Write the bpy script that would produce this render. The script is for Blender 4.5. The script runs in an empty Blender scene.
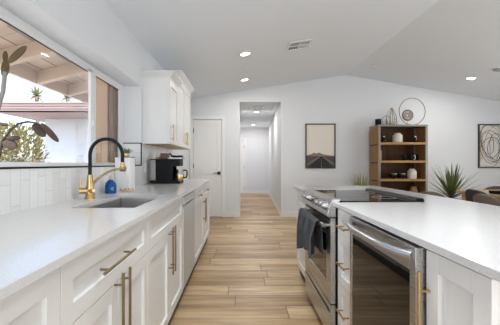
import bpy, bmesh, math, random
from mathutils import Vector, Matrix
random.seed(7)
PI = math.pi
scene = bpy.context.scene
COL = scene.collection

# ------------------------------------------------------------------ camera
F = 305.0
H = 1.15
VX, VY = 241.0, 163.6
cam_d = bpy.data.cameras.new('camera')
cam_d.sensor_width = 36.0
cam_d.lens = F / 500.0 * 36.0
cam_d.shift_x = (250.0 - VX) / 500.0
cam_d.shift_y = (VY - 162.5) / 500.0
cam_d.clip_start = 0.02
cam = bpy.data.objects.new('camera', cam_d)
COL.objects.link(cam)
cam.location = (0, 0, H)
cam.rotation_euler = (PI / 2, 0, 0)
scene.camera = cam

# ------------------------------------------------------------------ world / sun / exposure
scene.view_settings.view_transform = 'Standard'
scene.view_settings.look = 'None'
scene.view_settings.gamma = 1.0
scene.view_settings.use_curve_mapping = False
scene.view_settings.exposure = 0.76
W = bpy.data.worlds.new('world')
scene.world = W
W.use_nodes = True
nt = W.node_tree
nt.nodes.clear()
wo = nt.nodes.new('ShaderNodeOutputWorld')
wb = nt.nodes.new('ShaderNodeBackground')
sky = nt.nodes.new('ShaderNodeTexSky')
sky.sky_type = 'NISHITA'
sky.sun_disc = False
sky.sun_elevation = math.radians(48)
sky.sun_rotation = math.radians(150)
sky.air_density = 0.8
sky.dust_density = 2.5
sky.ozone_density = 1.0
wb.inputs['Strength'].default_value = 0.35
nt.links.new(sky.outputs[0], wb.inputs[0])
nt.links.new(wb.outputs[0], wo.inputs[0])


def lamp(name, kind, loc, rot, energy, color=(1, 1, 1), size=None, size_y=None, parent=None, **kw):
    d = bpy.data.lights.new(name, kind)
    d.energy = energy
    d.color = color
    if kind == 'AREA':
        d.shape = 'RECTANGLE' if size_y else 'DISK'
        d.size = size
        if size_y:
            d.size_y = size_y
    for k, v in kw.items():
        setattr(d, k, v)
    o = bpy.data.objects.new(name, d)
    COL.objects.link(o)
    o.location = loc
    o.rotation_euler = rot
    if parent:
        o.parent = parent
    return o


lamp('sun', 'SUN', (-6, -6, 9), Vector((.35, .45, -.82)).to_track_quat('-Z', 'Y').to_euler(), 3.1, (1, .95, .87), angle=0.02)
# added fill lights in place of unseen windows, tilted up to brighten the ceiling
lamp('fill_rear', 'AREA', (.5, -2.9, 1.25), (PI / 2 + math.radians(30), 0, 0), 114, (.915, .96, 1.0), 3.1, 2.2)
lamp('fill_dining', 'AREA', (6.35, 2.0, 1.35), (PI / 2 + math.radians(25), 0, PI / 2), 84, (.90, .955, 1.0), 4.0, 1.7)
# added fill lights above the frame, brightening worktops and floor
lamp('fill_kitchen', 'AREA', (.1, 1.5, 2.6), (0, 0, 0), 6, (.95, .975, 1.0), .35, spread=1.9)
lamp('fill_kitchen', 'AREA', (.95, .5, 2.72), (0, 0, 0), 6, (.95, .975, 1.0), .35, spread=1.9)

# ------------------------------------------------------------------ materials


class N:
    def __init__(s, name):
        s.m = bpy.data.materials.new(name)
        s.m.use_nodes = True
        s.t = s.m.node_tree
        s.b = s.t.nodes['Principled BSDF']

    def n(s, kind, **kw):
        x = s.t.nodes.new(kind)
        for k, v in kw.items():
            setattr(x, k, v)
        return x

    def l(s, a, b):
        s.t.links.new(a, b)

    def math(s, op, a, b=None):
        x = s.n('ShaderNodeMath', operation=op)
        for i, v in enumerate((a, b)):
            if v is None:
                continue
            if isinstance(v, (int, float)):
                x.inputs[i].default_value = v
            else:
                s.l(v, x.inputs[i])
        return x.outputs[0]

    def pos(s):
        return s.n('ShaderNodeNewGeometry').outputs['Position']

    def obj(s):
        return s.n('ShaderNodeTexCoord').outputs['Object']

    def mix(s, fac, a, b, blend='MIX'):
        x = s.n('ShaderNodeMix', data_type='RGBA', blend_type=blend)
        for sock, v in ((x.inputs[0], fac), (x.inputs[6], a), (x.inputs[7], b)):
            if isinstance(v, (int, float)):
                sock.default_value = v
            elif isinstance(v, tuple):
                sock.default_value = (*v, 1) if len(v) == 3 else v
            else:
                s.l(v, sock)
        return x.outputs[2]

    def noise(s, vec, scale, detail=3, rough=.5):
        x = s.n('ShaderNodeTexNoise')
        x.inputs['Scale'].default_value = scale
        x.inputs['Detail'].default_value = detail
        x.inputs['Roughness'].default_value = rough
        s.l(vec, x.inputs['Vector'])
        return x.outputs['Fac']

    def mapping(s, vec, sc=(1, 1, 1), rot=(0, 0, 0)):
        x = s.n('ShaderNodeMapping')
        x.inputs['Scale'].default_value = sc
        x.inputs['Rotation'].default_value = rot
        s.l(vec, x.inputs['Vector'])
        return x.outputs[0]

    def ramp(s, fac, stops):
        x = s.n('ShaderNodeValToRGB')
        e = x.color_ramp.elements
        while len(e) < len(stops):
            e.new(.5)
        for i, (p, c) in enumerate(stops):
            e[i].position = p
            e[i].color = (*c, 1)
        s.l(fac, x.inputs[0])
        return x.outputs[0]

    def bump(s, h, strength, dist=.01):
        x = s.n('ShaderNodeBump')
        x.inputs['Strength'].default_value = strength
        x.inputs['Distance'].default_value = dist
        s.l(h, x.inputs['Height'])
        s.l(x.outputs[0], s.b.inputs['Normal'])

    def set(s, **kw):
        for k, v in kw.items():
            s.b.inputs[k.replace('_', ' ')].default_value = v


def plain(name, c, rough=.5, metal=0.0, var=.06, scale=14, bump=0.0, coat=0.0, spec=.5, sc=(1, 1, 1)):
    s = N(name)
    f = s.noise(s.mapping(s.obj(), sc), scale)
    lo = tuple(max(0, v * (1 - var)) for v in c)
    hi = tuple(min(1, v * (1 + var)) for v in c)
    s.l(s.mix(f, lo, hi), s.b.inputs['Base Color'])
    s.set(Roughness=rough, Metallic=metal, Coat_Weight=coat)
    s.b.inputs['Specular IOR Level'].default_value = spec
    if bump:
        s.bump(f, bump)
    return s.m


def wood(name, a, b, scale=1.0, axis=0, rough=.45):
    s = N(name)
    sc = [22, 22, 22]
    sc[axis] = 1.6
    v = s.mapping(s.obj(), tuple(x * scale for x in sc))
    f = s.noise(v, 1.0, 5, .6)
    f2 = s.noise(v, 4.0, 2)
    c = s.ramp(f, [(.3, a), (.7, b)])
    c = s.mix(s.math('MULTIPLY', f2, .35), c, tuple(x * .6 for x in a))
    s.l(c, s.b.inputs['Base Color'])
    s.set(Roughness=max(rough, .6))
    s.b.inputs['Specular IOR Level'].default_value = .25
    s.bump(f, .08, .004)
    return s.m


def planks(name, along, across, length, width, stops, seam_c, seam_a, seam_l, rough, grain=True, bump=.25):
    """boards / tiles running along one world axis with a random shift per row"""
    s = N(name)
    sep = s.n('ShaderNodeSeparateXYZ')
    s.l(s.pos(), sep.inputs[0])
    u, v = sep.outputs[along], sep.outputs[across]
    vr = s.math('DIVIDE', s.math('ADD', v, 50.02), width)
    row = s.math('FLOOR', vr)
    wn = s.n('ShaderNodeTexWhiteNoise', noise_dimensions='1D')
    s.l(row, wn.inputs['W'])
    ur = s.math('ADD', s.math('DIVIDE', s.math('ADD', u, 50), length), wn.outputs['Value'])
    colm = s.math('FLOOR', ur)
    cmb = s.n('ShaderNodeCombineXYZ')
    s.l(row, cmb.inputs[0])
    s.l(colm, cmb.inputs[1])
    wid = s.n('ShaderNodeTexWhiteNoise', noise_dimensions='3D')
    s.l(cmb.outputs[0], wid.inputs['Vector'])
    c = s.ramp(wid.outputs['Value'], stops)
    fv = s.math('FRACT', vr)
    fu = s.math('FRACT', ur)
    m1 = s.math('LESS_THAN', fv, seam_a / width)
    m2 = s.math('LESS_THAN', fu, seam_l / length)
    seam = s.math('MAXIMUM', m1, m2)
    if grain:
        g = s.n('ShaderNodeCombineXYZ')
        s.l(s.math('MULTIPLY', u, 1.3), g.inputs[0])
        s.l(s.math('MULTIPLY', v, 14.0), g.inputs[1])
        s.l(s.math('MULTIPLY', wid.outputs['Value'], 37.0), g.inputs[2])
        f = s.noise(g.outputs[0], 1.6, 6, .62)
        f2 = s.noise(g.outputs[0], .55, 2, .5)
        c = s.mix(s.ramp(f, [(.42, (0, 0, 0)), (.68, (.85, .85, .85))]), c, (.20, .115, .055))
        c = s.mix(s.ramp(f2, [(.45, (0, 0, 0)), (.75, (.5, .5, .5))]), c, (.74, .57, .37))
    c = s.mix(seam, c, seam_c)
    s.l(c, s.b.inputs['Base Color'])
    s.set(Roughness=rough)
    s.bump(s.math('SUBTRACT', 1.0, seam), bump, .002)
    return s.m


M = {}
M['wall'] = plain('wall_paint', (.705, .715, .73), .62, var=.012, scale=40, bump=.02)
M['wall_left'] = M['wall']
M['ceiling'] = plain('ceiling_paint', (.80, .84, .885), .7, var=.012, scale=40, bump=.02)
M['trim'] = plain('trim_paint', (.78, .775, .765), .38, var=.01)
M['cab'] = plain('cabinet_paint', (.75, .745, .73), .32, var=.012)
M['floor'] = planks('oak_plank_floor', 0, 1, 1.2, .205,
                    [(0, (.33, .195, .085)), (.3, (.52, .34, .17)), (.6, (.70, .50, .285)), (.8, (.56, .385, .21)), (1, (.38, .235, .115))],
                    (.09, .055, .03), .005, .006, .42)
M['tile'] = planks('white_wall_tile', 2, 1, .235, .066,
                   [(0, (.70, .695, .685)), (1, (.78, .775, .765))], (.60, .59, .58), .003, .003, .22, grain=False, bump=.3)


def quartz():
    s = N('white_quartz')
    f = s.noise(s.pos(), 260, 2, .6)
    g = s.noise(s.pos(), 9, 4, .6)
    c = s.ramp(f, [(.33, (.50, .49, .47)), (.45, (.60, .597, .592)), (1, (.655, .65, .645))])
    c = s.mix(s.math('MULTIPLY', g, .10), c, (.58, .57, .56))
    s.l(c, s.b.inputs['Base Color'])
    s.set(Roughness=.18)
    s.b.inputs['Specular IOR Level'].default_value = .4
    return s.m


M['quartz'] = quartz()


def steel(name, c, rough, axis=1):
    s = N(name)
    sc = [160, 160, 160]
    sc[axis] = 3
    f = s.noise(s.mapping(s.obj(), tuple(sc)), 1.0, 2)
    s.l(s.mix(f, tuple(v * .9 for v in c), c), s.b.inputs['Base Color'])
    s.set(Metallic=1.0)
    r = s.n('ShaderNodeMapRange')
    r.inputs['To Min'].default_value = rough * .8
    r.inputs['To Max'].default_value = rough * 1.25
    s.l(f, r.inputs['Value'])
    s.l(r.outputs[0], s.b.inputs['Roughness'])
    return s.m


M['steel'] = steel('brushed_steel', (.50, .49, .48), .28)
M['sink_steel'] = steel('sink_steel', (.52, .51, .50), .38)
M['steel_light'] = plain('light_brushed_steel', (.60, .60, .59), .45, .35, var=.03, sc=(8, 8, .5))
M['chrome'] = plain('polished_metal', (.50, .50, .52), .3, 1.0, var=.02)
M['gold'] = plain('brushed_gold', (.52, .36, .155), .30, 1.0, var=.08, scale=60)
M['bronze'] = plain('champagne_bronze', (.27, .20, .115), .34, 1.0, var=.08, scale=60)
M['black'] = plain('black_plastic', (.006, .006, .007), .45, var=.2, spec=.18)
M['black_matte'] = plain('black_rubber', (.005, .007, .010), .5, var=.2, spec=.25)
M['black_gloss'] = plain('black_ceramic_glass', (.006, .006, .006), .03, var=.1, spec=.5)
M['dark_gap'] = plain('dark_recess', (.02, .02, .02), .8, var=.1)
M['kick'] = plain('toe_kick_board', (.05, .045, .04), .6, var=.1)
M['white'] = plain('white_ceramic', (.80, .79, .78), .3, var=.015)
M['cream'] = plain('cream_ceramic', (.66, .61, .53), .5, var=.06, scale=30)
M['shelf_wood'] = wood('walnut_shelf', (.36, .19, .07), (.54, .31, .12), 1.0, 0)
M['side_wood'] = wood('oak_side_panel', (.28, .135, .042), (.42, .22, .075), 1.0, 2)
M['back_wood'] = wood('dark_back_panel', (.06, .026, .008), (.11, .05, .017), .8, 2)
M['pewter'] = plain('pewter_frame', (.23, .205, .175), .42, .5, var=.08)
M['table_wood'] = wood('dining_oak', (.50, .34, .18), (.64, .46, .27), .7, 1)
M['brown_fabric'] = plain('taupe_leather', (.135, .10, .078), .55, var=.2, scale=50, bump=.1)
M['dark_fabric'] = plain('charcoal_leather', (.022, .021, .024), .5, var=.2, scale=50, bump=.1)
M['leaf'] = plain('yucca_leaf', (.095, .125, .03), .42, var=.85, scale=7)
M['leaf_bright'] = plain('succulent_leaf', (.06, .20, .07), .45, var=.4, scale=30)
M['grass'] = plain('dry_grass_blade', (.25, .25, .07), .6, var=.5, scale=14)
M['pot'] = plain('charcoal_pot', (.03, .032, .035), .6, var=.2)
M['pot_grey'] = plain('grey_pot', (.32, .33, .33), .6, var=.1)
M['soil'] = plain('potting_soil', (.04, .028, .02), .95, var=.4, scale=90, bump=.4)
M['blue'] = plain('blue_soap', (.003, .075, .26), .25, var=.15, coat=.0, spec=.3)
M['towel'] = plain('slate_towel', (.058, .062, .072), .95, var=.28, scale=120, bump=.5)
M['box_brown'] = plain('brown_wicker', (.16, .085, .05), .7, var=.3, scale=70, bump=.3)
M['light_wood'] = wood('light_wood', (.55, .40, .24), (.70, .54, .36), 2, 0)
M['amber'] = plain('amber_metal', (.65, .40, .14), .2, .85, var=.12)
M['tank'] = plain('smoked_tank', (.36, .35, .34), .18, var=.35, scale=60)
M['vent_dark'] = plain('vent_shadow', (.045, .045, .045), .8)
M['grey_plastic'] = plain('grey_plastic', (.40, .40, .41), .5)
# outdoors
M['porch_wood'] = planks('painted_porch_boards', 1, 0, 2.4, .21,
                         [(0, (.50, .40, .31)), (1, (.58, .46, .36))], (.12, .08, .06), .014, .004, .7, grain=False)
M['porch_beam'] = plain('painted_porch_beam', (.56, .44, .345), .7, var=.05, scale=6)
M['post_wood'] = wood('cedar_jamb', (.50, .32, .19), (.60, .40, .25), 1, 2)
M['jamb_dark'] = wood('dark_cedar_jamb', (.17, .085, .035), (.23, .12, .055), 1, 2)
M['stucco'] = plain('pale_stucco', (.64, .69, .73), .9, var=.03, scale=30, bump=.1)
M['mauve'] = plain('mauve_fascia', (.33, .25, .24), .8, var=.08)
M['roof_tile'] = plain('mauve_roof', (.40, .31, .30), .85, var=.15, scale=6)
M['concrete'] = plain('patio_concrete', (.62, .58, .53), .85, var=.1, scale=6, bump=.1)
M['shrub'] = plain('olive_foliage', (.24, .21, .085), .8, var=.6, scale=3)
M['palm'] = plain('palm_frond', (.25, .21, .09), .7, var=.3, scale=3)
M['trunk'] = plain('tree_bark', (.22, .15, .10), .9, var=.3, scale=8)
M['cactus'] = plain('cactus_pad', (.10, .072, .022), .6, var=.5, scale=35, bump=.3)
M['cactus_stem'] = plain('cactus_trunk', (.30, .27, .22), .7, var=.2, scale=20)
M['brown_leaf'] = plain('dried_leaf', (.07, .046, .03), .7, var=.35, scale=25)


def glass_mat():
    s = N('window_glass')
    s.t.nodes.remove(s.b)
    out = [n for n in s.t.nodes if n.type == 'OUTPUT_MATERIAL'][0]
    tr = s.n('ShaderNodeBsdfTransparent')
    tr.inputs[0].default_value = (.985, .99, .99, 1)
    gl = s.n('ShaderNodeBsdfGlossy')
    gl.inputs['Roughness'].default_value = .02
    fr = s.n('ShaderNodeLayerWeight')
    fr.inputs['Blend'].default_value = .12
    f = s.math('MULTIPLY', fr.outputs['Fresnel'], .3)
    mx = s.n('ShaderNodeMixShader')
    s.l(f, mx.inputs[0])
    s.l(tr.outputs[0], mx.inputs[1])
    s.l(gl.outputs[0], mx.inputs[2])
    s.l(mx.outputs[0], out.inputs[0])
    return s.m


M['glass'] = glass_mat()


def emit(name, c, strength):
    s = N(name)
    s.b.inputs['Base Color'].default_value = (1, 1, 1, 1)
    s.b.inputs['Emission Color'].default_value = (*c, 1)
    s.b.inputs['Emission Strength'].default_value = strength
    return s.m


M['lens'] = emit('lamp_lens', (1, .98, .95), 4)
M['lens_soft'] = emit('porch_lamp_lens', (1, .93, .82), 2.5)

# ------------------------------------------------------------------ mesh helpers


class MB:
    def __init__(s):
        s.b = bmesh.new()

    def box(s, x0, x1, y0, y1, z0, z1):
        v = [s.b.verts.new(p) for p in ((x0, y0, z0), (x1, y0, z0), (x1, y1, z0), (x0, y1, z0),
                                        (x0, y0, z1), (x1, y0, z1), (x1, y1, z1), (x0, y1, z1))]
        for f in ((3, 2, 1, 0), (4, 5, 6, 7), (0, 1, 5, 4), (1, 2, 6, 5), (2, 3, 7, 6), (3, 0, 4, 7)):
            s.b.faces.new([v[i] for i in f])
        return s

    def face(s, pts):
        s.b.faces.new([s.b.verts.new(p) for p in pts])
        return s

    def prism(s, pts, ext):
        """polygon (list of 3D points) extruded by a vector"""
        e = Vector(ext)
        a = [s.b.verts.new(p) for p in pts]
        b = [s.b.verts.new(Vector(p) + e) for p in pts]
        n = len(a)
        s.b.faces.new(a[::-1])
        s.b.faces.new(b)
        for i in range(n):
            s.b.faces.new((a[i], a[(i + 1) % n], b[(i + 1) % n], b[i]))
        return s

    def tube(s, pts, r, seg=10, cap=True, close=False, flat=None):
        pts = [Vector(p) for p in pts]
        n = len(pts)
        rad = r if isinstance(r, (list, tuple)) else [r] * n
        tang = []
        for i in range(n):
            if close:
                t = pts[(i + 1) % n] - pts[(i - 1) % n]
            else:
                t = pts[min(i + 1, n - 1)] - pts[max(i - 1, 0)]
            tang.append(t.normalized())
        u = tang[0].orthogonal().normalized()
        if flat:
            u = Vector(flat)
            u = (u - tang[0] * u.dot(tang[0])).normalized()
        rings = []
        for i in range(n):
            t = tang[i]
            u = (u - t * u.dot(t))
            u = u.normalized() if u.length > 1e-6 else t.orthogonal().normalized()
            w = t.cross(u)
            rings.append([s.b.verts.new(pts[i] + (u * math.cos(2 * PI * k / seg) + w * math.sin(2 * PI * k / seg)) * rad[i])
                          for k in range(seg)])
        m = n if close else n - 1
        for i in range(m):
            a, b = rings[i], rings[(i + 1) % n]
            for k in range(seg):
                s.b.faces.new((a[k], a[(k + 1) % seg], b[(k + 1) % seg], b[k]))
        if cap and not close:
            s.b.faces.new(rings[0][::-1])
            s.b.faces.new(rings[-1])
        return s

    def cyl(s, c, axis, r, h, seg=24, r2=None):
        c = Vector(c)
        a = Vector(axis).normalized()
        return s.tube([c, c + a * h], [r, r if r2 is None else r2], seg)

    def lathe(s, c, prof, seg=28, cap_top=False, cap_bot=True):
        c = Vector(c)
        rings = []
        for r, z in prof:
            rings.append([s.b.verts.new(c + Vector((r * math.cos(2 * PI * k / seg), r * math.sin(2 * PI * k / seg), z)))
                          for k in range(seg)])
        for a, b in zip(rings, rings[1:]):
            for k in range(seg):
                s.b.faces.new((a[k], a[(k + 1) % seg], b[(k + 1) % seg], b[k]))
        if cap_bot:
            s.b.faces.new(rings[0][::-1])
        if cap_top:
            s.b.faces.new(rings[-1])
        return s

    def ball(s, c, r, sc=(1, 1, 1), u=16, v=10, rot=None):
        mt = Matrix.Translation(Vector(c)) @ (rot.to_4x4() if rot else Matrix.Identity(4)) @ Matrix.Diagonal((*sc, 1))
        bmesh.ops.create_uvsphere(s.b, u_segments=u, v_segments=v, radius=r, matrix=mt)
        return s

    def blade(s, base, tip, width, bend=(0, 0, 0), seg=6, thick=.004, side=None):
        """a pointed leaf with a keel: closed three-sided strip"""
        b, t = Vector(base), Vector(tip)
        d = (t - b)
        bend = Vector(bend)
        if side is None:
            side = d.cross(Vector((0, 0, 1)))
            if side.length < 1e-4:
                side = Vector((1, 0, 0))
        side = Vector(side).normalized()
        nrm = side.cross(d).normalized()
        rings = []
        for i in range(seg + 1):
            f = i / seg
            p = b + d * f + bend * (f * f)
            w = width * (0.65 + .9 * f if f < .3 else .92 * (1 - ((f - .3) / .7) ** 1.6)) * .5 + .0006
            rings.append([s.b.verts.new(p + side * w), s.b.verts.new(p - nrm * thick * (1 - f * .8)), s.b.verts.new(p - side * w),
                          s.b.verts.new(p + nrm * thick * .2)])
        for a, c in zip(rings, rings[1:]):
            for k in range(4):
                s.b.faces.new((a[k], a[(k + 1) % 4], c[(k + 1) % 4], c[k]))
        s.b.faces.new(rings[0][::-1])
        s.b.faces.new(rings[-1])
        return s

    def rbox(s, x0, x1, y0, y1, z0, z1, r=.02, seg=4):
        """box with rounded vertical edges"""
        pts = []
        for cx, cy, a0 in ((x1 - r, y1 - r, 0), (x0 + r, y1 - r, PI / 2), (x0 + r, y0 + r, PI), (x1 - r, y0 + r, 1.5 * PI)):
            for k in range(seg + 1):
                a = a0 + k * PI / 2 / seg
                pts.append((cx + r * math.cos(a), cy + r * math.sin(a), z0))
        return s.prism(pts, (0, 0, z1 - z0))


def wloc(o):
    p = Vector((0, 0, 0))
    while o is not None:
        p = p + o.location
        o = o.parent
    return p


def obj(name, mb, mat, parent=None, bevel=0.0, smooth=False, subsurf=0, seg=2):
    """link ONE mesh object; vertices were written in world coordinates"""
    bm = mb.b
    bmesh.ops.recalc_face_normals(bm, faces=bm.faces)
    if parent is None:
        xs = [v.co.x for v in bm.verts]
        ys = [v.co.y for v in bm.verts]
        zs = [v.co.z for v in bm.verts]
        o0 = Vector(((min(xs) + max(xs)) / 2, (min(ys) + max(ys)) / 2, min(zs)))
    else:
        o0 = wloc(parent)
    bmesh.ops.translate(bm, verts=bm.verts, vec=-o0)
    me = bpy.data.meshes.new(name)
    bm.to_mesh(me)
    bm.free()
    me.materials.append(M[mat] if isinstance(mat, str) else mat)
    o = bpy.data.objects.new(name, me)
    COL.objects.link(o)
    if parent is None:
        o.location = o0
    else:
        o.parent = parent
    if smooth:
        for p in me.polygons:
            p.use_smooth = True
        me.set_sharp_from_angle(angle=math.radians(42))
    if bevel:
        b = o.modifiers.new('bevel', 'BEVEL')
        b.width = bevel
        b.segments = seg
        b.limit_method = 'ANGLE'
        b.angle_limit = math.radians(40)
    if subsurf:
        sm = o.modifiers.new('subdivision', 'SUBSURF')
        sm.levels = subsurf
        sm.render_levels = subsurf
    return o


def tag(o, label, cat, group=None):
    o['label'] = label
    o['category'] = cat
    if group:
        o['group'] = group
    return o


def thing(name, label, cat, loc, group=None, rotz=0):
    o = bpy.data.objects.new(name, None)
    o.empty_display_size = .05
    COL.objects.link(o)
    o.location = loc
    o.rotation_euler = (0, 0, rotz)
    return tag(o, label, cat, group)


def struct(name, mb, mat, parent=None, **kw):
    o = obj(name, mb, mat, parent, **kw)
    if parent is None:
        o['kind'] = 'structure'
    return o


def copy_tree(o, parent=None):
    c = o.copy()
    COL.objects.link(c)
    c.parent = parent
    for ch in list(o.children):
        copy_tree(ch, c)
    return c


def at(px, py, y):
    """point of the photograph's pixel at depth y"""
    return Vector(((px - VX) * y / F, y, H - (py - VY) * y / F))


# ------------------------------------------------------------------ room shell
BY = 6.57            # back wall
XT = -1.11           # left wall / tiled face
XO = -1.40           # outer face of the left wall
XN = -1.307          # window plane at the back of the niche
XR = 6.5
YR = -3.0
RX, RZ = 2.24, 3.06  # ridge


def cz(x, y):
    z = RZ - .152 * (RX - x) if x < RX else RZ - .17 * (x - RX)
    return z + .02 * (y - BY)


def ceil_hit(px, py):
    best = None
    for k in range(50, 800):
        y = k * .01
        p = at(px, py, y)
        d = cz(p.x, y) - p.z
        if best is None or abs(d) < best[0]:
            best = (abs(d), p)
    return best[1]


struct('floor', MB().box(XO, XR + .12, YR - .12, 12.0, -.06, 0), 'floor')

c = MB()
for x0, x1 in ((XO, RX), (RX, XR + .12)):
    lo = [(x0, YR - .12, cz(x0, YR - .12)), (x1, YR - .12, cz(x1, YR - .12)), (x1, BY + .12, cz(x1, BY + .12)), (x0, BY + .12, cz(x0, BY + .12))]
    c.prism(lo, (0, 0, .12))
struct('ceiling', c, 'ceiling')


def gable_wall(mb, y, x0, x1, z0, t=.12):
    xs = [x0] + ([RX] if x0 < RX < x1 else []) + [x1]
    pts = [(x0, y, z0), (x1, y, z0)] + [(x, y, cz(x, y) + .02) for x in reversed(xs)]
    mb.prism(pts, (0, t, 0))


wb_ = MB()
gable_wall(wb_, BY, XO, -1.03, 0)
gable_wall(wb_, BY, -1.03, -.41, 2.105)
gable_wall(wb_, BY, -.41, -.03, 0)
gable_wall(wb_, BY, -.03, .862, 2.48)
gable_wall(wb_, BY, .862, XR + .12, 0)
struct('wall_back', wb_, 'wall')
w = MB()
gable_wall(w, YR - .12, XO, XR + .12, 0)
struct('wall_front', w, 'wall')
w = MB()
w.prism([(XR, YR, 0), (XR, BY, 0), (XR, BY, cz(XR, BY) + .02), (XR, YR, cz(XR, YR) + .02)], (.12, 0, 0))
struct('wall_right', w, 'wall')

# left wall with the window niche
NY0, NY1, NZ0, NZ1 = .95, 3.386, 1.131, 2.010
w = MB()


def left_piece(y0, y1, z0, z1=None):
    t0 = cz(XT, y0) + .02 if z1 is None else z1
    t1 = cz(XT, y1) + .02 if z1 is None else z1
    w.prism([(XT, y0, z0), (XT, y1, z0), (XT, y1, t1), (XT, y0, t0)], (XO - XT, 0, 0))


left_piece(YR, NY0, 0)
left_piece(NY0, NY1, 0, NZ0)
left_piece(NY0, NY1, NZ1)
left_piece(NY1, BY, 0)
struct('wall_left', w, 'wall_left')
# tiles under the niche, on its far cheek and up to the wall cabinets beyond it
w = MB()
CT_ = .915
w.box(XT, XT + .006, -.5, NY1, CT_, 1.126)
w.box(XT, XT + .006, NY1, 4.66, CT_, 1.372)
w.box(XN + .002, XT + .006, NY1 - .006, NY1, NZ0, 1.372)
struct('wall_backsplash', w, 'tile')
# black edge strips of the tiles
w = MB()
w.box(XT, XT + .009, .5, NY1, 1.124, 1.1335)
w.box(XT - .001, XT + .009, NY1 - .009, NY1 + .001, 1.1335, 1.380)
struct('trim_1', w, 'black')
struct('trim_2', MB().box(XN + .002, XT, NY1 - .009, NY1, 1.372, 1.380), 'black')
struct('trim_3', MB().box(XN + .002, XT, NY1 - .009, NY1 - .006, NZ0, NZ0 + .007), 'black')

# window: frame, meeting stile, panes
ZT, ZB = 1.947, 1.158
win = obj('window_1', MB()
          .box(XN - .023, XN, NY0, NY1, ZT, NZ1)
          .box(XN - .030, XN, NY0, NY1, NZ0, ZB)
          .box(XN - .030, XN, NY0, NY0 + .08, ZB, ZT)
          .box(XN - .023, XN, 3.288, NY1, ZB, ZT), 'trim', bevel=.003)
win['kind'] = 'structure'
obj('gasket', MB().box(XN - .022, XN - .012, NY0 + .08, 2.64, ZT - .004, ZT), 'black', win)
obj('gasket', MB().box(XN - .022, XN - .012, 2.75, 3.288, ZT - .004, ZT), 'black', win)
obj('meeting_stile', MB().box(XN - .012, XN + .012, 2.630, 2.69, ZB, ZT)
    .box(XN - .028, XN + .002, 2.685, 2.745, ZB, ZT), 'trim', win, bevel=.004)
obj('latch', MB().box(XN + .012, XN + .022, 2.645, 2.672, 1.47, 1.54).box(XN + .022, XN + .030, 2.652, 2.664, 1.49, 1.52), 'white', win, bevel=.002)
obj('latch', MB().box(XN + .002, XN + .014, 2.60, 2.66, ZT - .004, ZT + .014), 'grey_plastic', win, bevel=.002)
obj('pane', MB().box(XN - .019, XN - .015, NY0 + .07, 2.64, ZB - .005, ZT + .003), 'glass', win)
obj('pane', MB().box(XN - .021, XN - .017, 2.74, 3.295, ZB - .005, ZT + .003), 'glass', win)
# cedar casing outside
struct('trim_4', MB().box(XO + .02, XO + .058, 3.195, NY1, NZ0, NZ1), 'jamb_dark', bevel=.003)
struct('trim_5', MB().box(XO - .14, XO, 3.20, 3.32, .0, 2.5), 'post_wood', bevel=.003)

# hallway
HZ = 2.53
HE = 11.7
w = MB()
w.box(-.15, -.03, BY + .12, 10.3, 0, HZ)
w.box(-1.1, -.15, 10.18, 10.3, 0, HZ)
struct('wall_hall_left', w, 'wall')
w = MB().prism([(.862, BY + .12, 0), (1.06, HE, 0), (1.18, HE, 0), (.982, BY + .12, 0)], (0, 0, HZ))
struct('wall_hall_right', w, 'wall')
w = MB()
w.box(-1.1, -.6, HE, HE + .12, 0, HZ)
w.box(-.6, .13, HE, HE + .12, 2.06, HZ)
w.box(.13, 1.2, HE, HE + .12, 0, HZ)
struct('wall_hall_end', w, 'wall')
struct('ceiling_hall', MB().box(-1.1, 1.2, BY + .12, HE + .12, HZ, HZ + .1), 'ceiling')


def baseboard(name, mb):
    return struct(name, mb, 'trim', bevel=.004)


BH = .118
baseboard('baseboard_back_left', MB().box(-.34, -.03, BY - .014, BY, 0, BH))
baseboard('baseboard_back_right', MB().box(.862, XR, BY - .014, BY, 0, BH))
baseboard('baseboard_hall_left', MB().box(-.03, -.018, BY, 10.3, 0, BH))
baseboard('baseboard_hall_right', MB().prism([(.848, BY, 0), (1.046, HE, 0), (1.06, HE, 0), (.862, BY, 0)], (0, 0, BH)))
baseboard('baseboard_hall_end', MB().box(.20, 1.06, HE - .014, HE, 0, BH))
baseboard('baseboard_right', MB().box(XR - .014, XR, YR, BY, 0, BH))


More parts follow.
